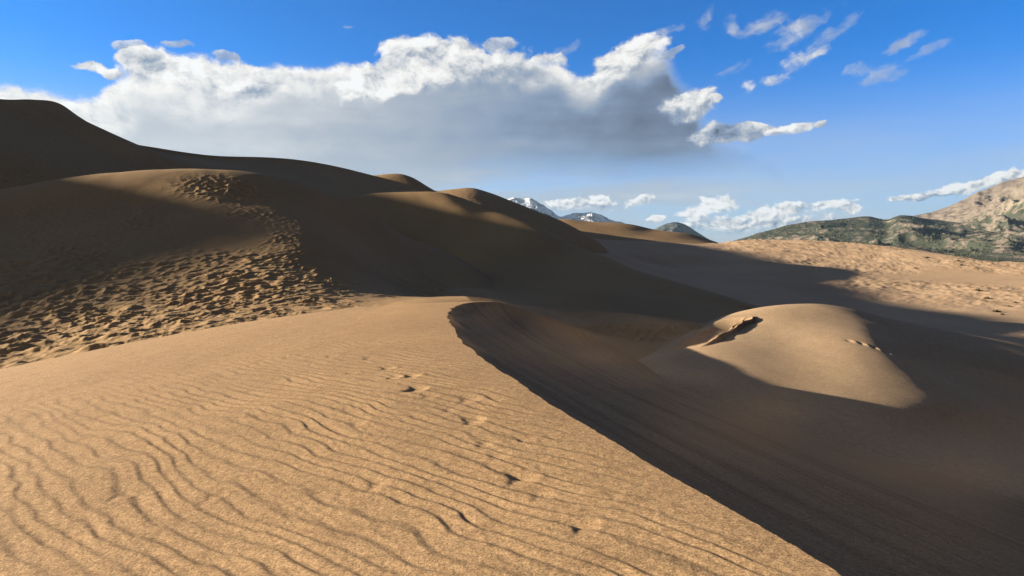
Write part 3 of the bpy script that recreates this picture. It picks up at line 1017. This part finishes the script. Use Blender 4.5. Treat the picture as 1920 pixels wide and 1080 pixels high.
def curve(pts, x, x0, x1, y0, y1):
    """y(x) through points, as a float curve"""
    n = N.new('ShaderNodeFloatCurve')
    c = n.mapping.curves[0]
    pts = sorted(pts)
    f = lambda p: ((p[0] - x0) / (x1 - x0), (p[1] - y0) / (y1 - y0))
    while len(c.points) < len(pts):
        c.points.new(0.5, 0.5)
    for q, p in zip(c.points, pts):
        q.location = f(p)
        q.handle_type = 'AUTO_CLAMPED'
    n.mapping.use_clip = False
    n.mapping.update()
    t = (x - x0) / (x1 - x0)
    L.new(t.s, n.inputs['Value'])
    return E(n.outputs['Value']) * (y1 - y0) + y0


def puff(px, py, rx, ry, rot=0.0, edge=0.55, tear=2.0, base=0.55, gain=0.55, op=1.0, soft=0.0, rel=2.2, n=None, r=None):
    """one billow: px, py, rx, ry, tilt as seen; soft fades its foot into what lies below"""
    a0, e0 = AE(px, py)
    k = 10.0 / F * (math.cos(a0 / 10))
    rx, ry = rx * k, ry * k
    al, li = use_group(g_puff, wA, wE, n or billow, billow2, r or relief, a0, e0, rx, ry, math.cos(R(rot)), math.sin(R(rot)),
                       edge, tear, base, gain, op, soft, 1.0 if soft else 0.0, rel)
    over(al, li)


# thin veil near the horizon
over(ramp(EL, 2.9, -0.3) * 0.62, 0.66 + 0.0 * A)
veil = tex(vec(A * 0.35, EL * 2.2, 2.0), 1.3, 6, 0.55)
va, ve = AE(960, 345)
over(ramp(EL, 2.4, 0.1) * ramp(veil, 0.25, 0.75, 0.35, 0.9) * ramp(A, 7.0, 0.5, 0.75, 1.0), 0.62 + 0.0 * A)
# streaks under the bank
over(ramp(EL, AE(960, 330)[1] + .35, AE(960, 330)[1] - .05) * ramp(EL, AE(960, 440)[1], AE(960, 375)[1]) * ramp(veil, 0.38, 0.62) * ramp(A, AE(1500, 300)[0], AE(1150, 300)[0]) * 0.8, 0.50 + (veil - 0.5) * 0.9)

# the long bank
top = [(-900, 160), (-300, 185), (-120, 180), (0, 163), (45, 149), (110, 160), (165, 172), (205, 150), (250, 122), (300, 98), (345, 108), (385, 104), (430, 120), (520, 108), (560, 114),
       (640, 113), (700, 112), (720, 88), (760, 72), (810, 64), (870, 72), (920, 84), (960, 84), (990, 112), (1040, 106), (1075, 128), (1110, 120), (1150, 85), (1200, 68), (1245, 78),
       (1264, 105), (1300, 155), (1340, 225), (1390, 262), (1440, 285), (1470, 305), (1480, 330), (1900, 345), (2600, 345)]
bot = [(-900, 420), (0, 400), (400, 380), (640, 350), (760, 338), (860, 326), (950, 312), (1050, 311), (1150, 313), (1250, 311), (1330, 305), (1390, 300), (1440, 302), (1500, 325), (2600, 330)]
a_lo, a_hi = AE(-900, 300)[0], AE(2600, 300)[0]
topc = curve([AE(*p) for p in top], wA, a_lo, a_hi, 0.0, 4.5)
botc = curve([AE(*p) for p in bot], A + w1 * 1.2, a_lo, a_hi, 0.0, 4.5)
depth = topc - wE                                  # below the top
soft_r = ramp(A, AE(1150, 200)[0], AE(1290, 200)[0])
body = ramp((depth + (billow - 0.55) * 0.35 + (billow2 - 0.5) * 0.22) / (1.0 + soft_r * 2.5), 0.0, 0.16) * ramp(wE * 0.6 + EL * 0.4 - botc + (billow - 0.5) * 0.1, -0.26, 0.30)
aL = AE(300, 200)[0]
thick = curve([(a_lo, 0.75), (AE(0, 200)[0], 0.85), (AE(330, 200)[0], 1.0), (AE(600, 200)[0], 0.62), (AE(800, 200)[0], 0.80), (AE(1000, 200)[0], 0.52), (AE(1200, 200)[0], 0.75), (AE(1280, 200)[0], 0.2), (a_hi, 0.1)], A, a_lo, a_hi, 0.0, 2.0)
g1 = depth / thick                                 # how deep in its own shade
shade = ramp(A, AE(450, 200)[0], AE(1250, 200)[0], 0.62, 0.17)
shade = shade + (billow - 0.5) * 0.20 + (veil - 0.5) * 0.32
lit = 0.90 + relief * 1.2 + (billow - 0.5) * 0.25
over(body, lerp(lit, shade, ramp(g1 + (billow - 0.5) * 0.8, 0.25, 1.15)))

# billows in front of and above it
for a in (
    dict(px=400, py=150, rx=150, ry=52, base=0.88, gain=0.35, soft=0.35, rel=1.8),
    dict(px=300, py=140, rx=85, ry=36, base=0.92, gain=0.4, soft=0.4),
    dict(px=255, py=112, rx=48, ry=16, base=0.85, rot=10, tear=2.2),
    dict(px=235, py=90, rx=34, ry=9, base=0.62, rot=5, tear=2.6, op=0.75),
    dict(px=330, py=83, rx=30, ry=8, base=0.62, rot=8, tear=2.6, op=0.7),
    dict(px=163, py=125, rx=27, ry=10, base=0.85, tear=2.0),
    dict(px=205, py=138, rx=24, ry=8, base=0.8, tear=2.2),
    dict(px=425, py=102, rx=34, ry=9, base=0.62, tear=2.6, op=0.7),
    dict(px=470, py=164, rx=62, ry=9, base=0.92, tear=2.2, op=0.7),
    dict(px=600, py=155, rx=50, ry=14, base=0.92, tear=2.0, op=0.7, soft=0.3),
    dict(px=900, py=150, rx=130, ry=60, base=0.62, gain=0.5, soft=0.15, op=0.85),
    dict(px=830, py=112, rx=115, ry=48, base=0.88, gain=0.45, soft=0.3),
    dict(px=765, py=92, rx=55, ry=26, base=0.92, gain=0.5),
    dict(px=745, py=150, rx=110, ry=40, base=0.90, gain=0.5, rot=8, soft=0.5),
    dict(px=690, py=172, rx=62, ry=26, base=1.0, gain=0.4, rot=10, soft=0.75),
    dict(px=935, py=88, rx=38, ry=12, base=0.72, rot=12, tear=2.4, op=0.8),
    dict(px=1030, py=120, rx=44, ry=20, base=0.85, soft=0.1),
    dict(px=1160, py=128, rx=70, ry=42, base=0.78, gain=0.5, rot=20, soft=0.35),
    dict(px=1190, py=108, rx=72, ry=40, base=0.95, gain=0.5, rot=22, soft=0.45),
    dict(px=1265, py=104, rx=26, ry=10, base=0.6, rot=25, tear=2.4, op=0.7),
    dict(px=1292, py=198, rx=58, ry=30, base=0.72, gain=0.6, rot=8),
    dict(px=1302, py=192, rx=46, ry=20, base=0.92, gain=0.5, rot=8, soft=0.5),
    dict(px=1345, py=190, rx=18, ry=7, base=0.85, tear=2.2),
    dict(px=1370, py=250, rx=78, ry=22, base=0.58, gain=0.4, rot=2, tear=1.9),
    dict(px=1410, py=238, rx=42, ry=13, base=0.75, rot=-6, soft=0.4),
    dict(px=1480, py=243, rx=50, ry=13, base=0.85, rot=6, tear=1.8, soft=0.6),
    dict(px=1538, py=234, rx=13, ry=6, base=0.85),
):
    puff(**a)
# torn high wisps on the right
wisp2 = wisp * 0.55 + billow2 * 0.45
for a in (
    (1250, 57, 30, 9, 12, .6), (1322, 25, 24, 16, 40, .6), (1376, 40, 16, 20, 50, .55), (1440, 42, 52, 18, 8, .65), (1490, 62, 68, 22, 25, .75), (1560, 62, 58, 14, 20, .55),
    (1372, 138, 40, 11, 22, .5), (1690, 80, 40, 11, 20, .65), (1740, 88, 44, 8, 20, .5), (1610, 136, 32, 15, 10, .6), (1662, 142, 46, 20, 25, .6), (655, 48, 14, 4, 0, .4), (1050, 95, 60, 14, 20, .45),
    (1500, 110, 42, 17, 25, 1.0), (1450, 149, 36, 11, 10, .95), (1407, 160, 20, 11, 30, .9),
):
    puff(a[0], a[1], a[2], a[3], a[4], edge=1.5, tear=5.0, base=0.72 if a[5] < .9 else 0.92, gain=0.25, op=a[5], n=wisp2, rel=1.2)
# fair weather cumulus along the horizon
for a in (
    (1090, 388, 78, 20, 0, .80, .25), (1120, 376, 40, 15, 0, .95, .4), (1060, 384, 34, 14, 0, .95, .4), (1195, 383, 30, 13, 8, .90, .3), (1230, 414, 14, 8, 0, .95, 0),
    (1400, 425, 150, 24, 2, .72, .3), (1330, 392, 62, 24, 18, .98, .45), (1365, 380, 30, 16, 25, .98, .4), (1290, 404, 30, 14, 0, .95, .4), (1430, 405, 50, 18, 0, .92, .4), (1480, 396, 55, 16, 4, .96, .45), (1545, 392, 55, 16, 0, .92, .4), (1592, 399, 16, 9, 0, .9, 0),
    (1740, 366, 70, 9, 8, .68, 0), (1850, 342, 95, 14, 10, .95, 0), (1905, 328, 70, 12, 8, 1.0, 0),
):
    puff(a[0], a[1], a[2], a[3], a[4], edge=0.6, tear=2.4, base=a[5], gain=0.6, soft=a[6], rel=2.4, n=billow2, r=relief2)

# unseen cloud added behind and beside the view to dim and colour the skylight
m3 = tex(tc.outputs['Generated'], 2.2, 6, 0.55)
side = 1.0 - ramp(math_node('ABSOLUTE', A), 7.6, 10.0, 1.0, 0.0) * ramp(EL, 4.6, 6.5, 1.0, 0.0)
over(ramp(m3, 0.30, 0.46) * side * ramp(EL, -0.2, 0.4), ramp(dx, -0.95, -0.25, 0.30, -0.05) + (m3 - 0.5) * 0.12)

cr_ = N.new('ShaderNodeValToRGB')
el = cr_.color_ramp.elements
el[0].position, el[0].color = 0.0, (0.028, 0.034, 0.070, 1)
e_ = el.new(0.12); e_.color = (0.14, 0.245, 0.45, 1)
el[1].position, el[1].color = 1.0, (1.0, 0.97, 0.92, 1)
e_ = el.new(0.30); e_.color = (0.23, 0.31, 0.455, 1)
e_ = el.new(0.55); e_.color = (0.43, 0.475, 0.55, 1)
e_ = el.new(0.80); e_.color = (0.80, 0.80, 0.80, 1)
L.new(lum.s, cr_.inputs['Fac'])
tint = N.new('ShaderNodeMixRGB')
tint.blend_type = 'MULTIPLY'
tint.inputs['Fac'].default_value = 1
tint.inputs['Color2'].default_value = (0.045, 0.68, 1.50, 1)
L.new(sky.outputs['Color'], tint.inputs['Color1'])
cl_ = N.new('ShaderNodeMixRGB')
cl_.blend_type = 'MULTIPLY'
cl_.inputs['Fac'].default_value = 1
cl_.inputs['Color2'].default_value = (6.4, 6.4, 6.4, 1)
L.new(cr_.outputs['Color'], cl_.inputs['Color1'])
mx = N.new('ShaderNodeMixRGB')
L.new(alpha.s, mx.inputs['Fac'])
L.new(tint.outputs['Color'], mx.inputs['Color1'])
L.new(cl_.outputs['Color'], mx.inputs['Color2'])
L.new(mx.outputs['Color'], bg.inputs['Color'])
bg.inputs['Strength'].default_value = 0.05
w.cycles.sampling_method = 'MANUAL'
w.cycles.sample_map_resolution = 512

# ------------------------------------------------------------------ camera and render settings
cam = bpy.data.cameras.new('camera')
co = bpy.data.objects.new('camera', cam)
C.objects.link(co)
cam.sensor_width = 36
cam.lens = 36 * F / 1920
cam.clip_start, cam.clip_end = 0.05, 120000
co.rotation_euler = (math.pi / 2 - PH, 0, 0)
sc = bpy.context.scene
sc.camera = co
sc.view_settings.view_transform = 'Standard'
sc.view_settings.look = 'None'
sc.view_settings.exposure = 1.58
sc.cycles.use_denoising = True
sc.cycles.max_bounces = 4
sc.cycles.diffuse_bounces = 1
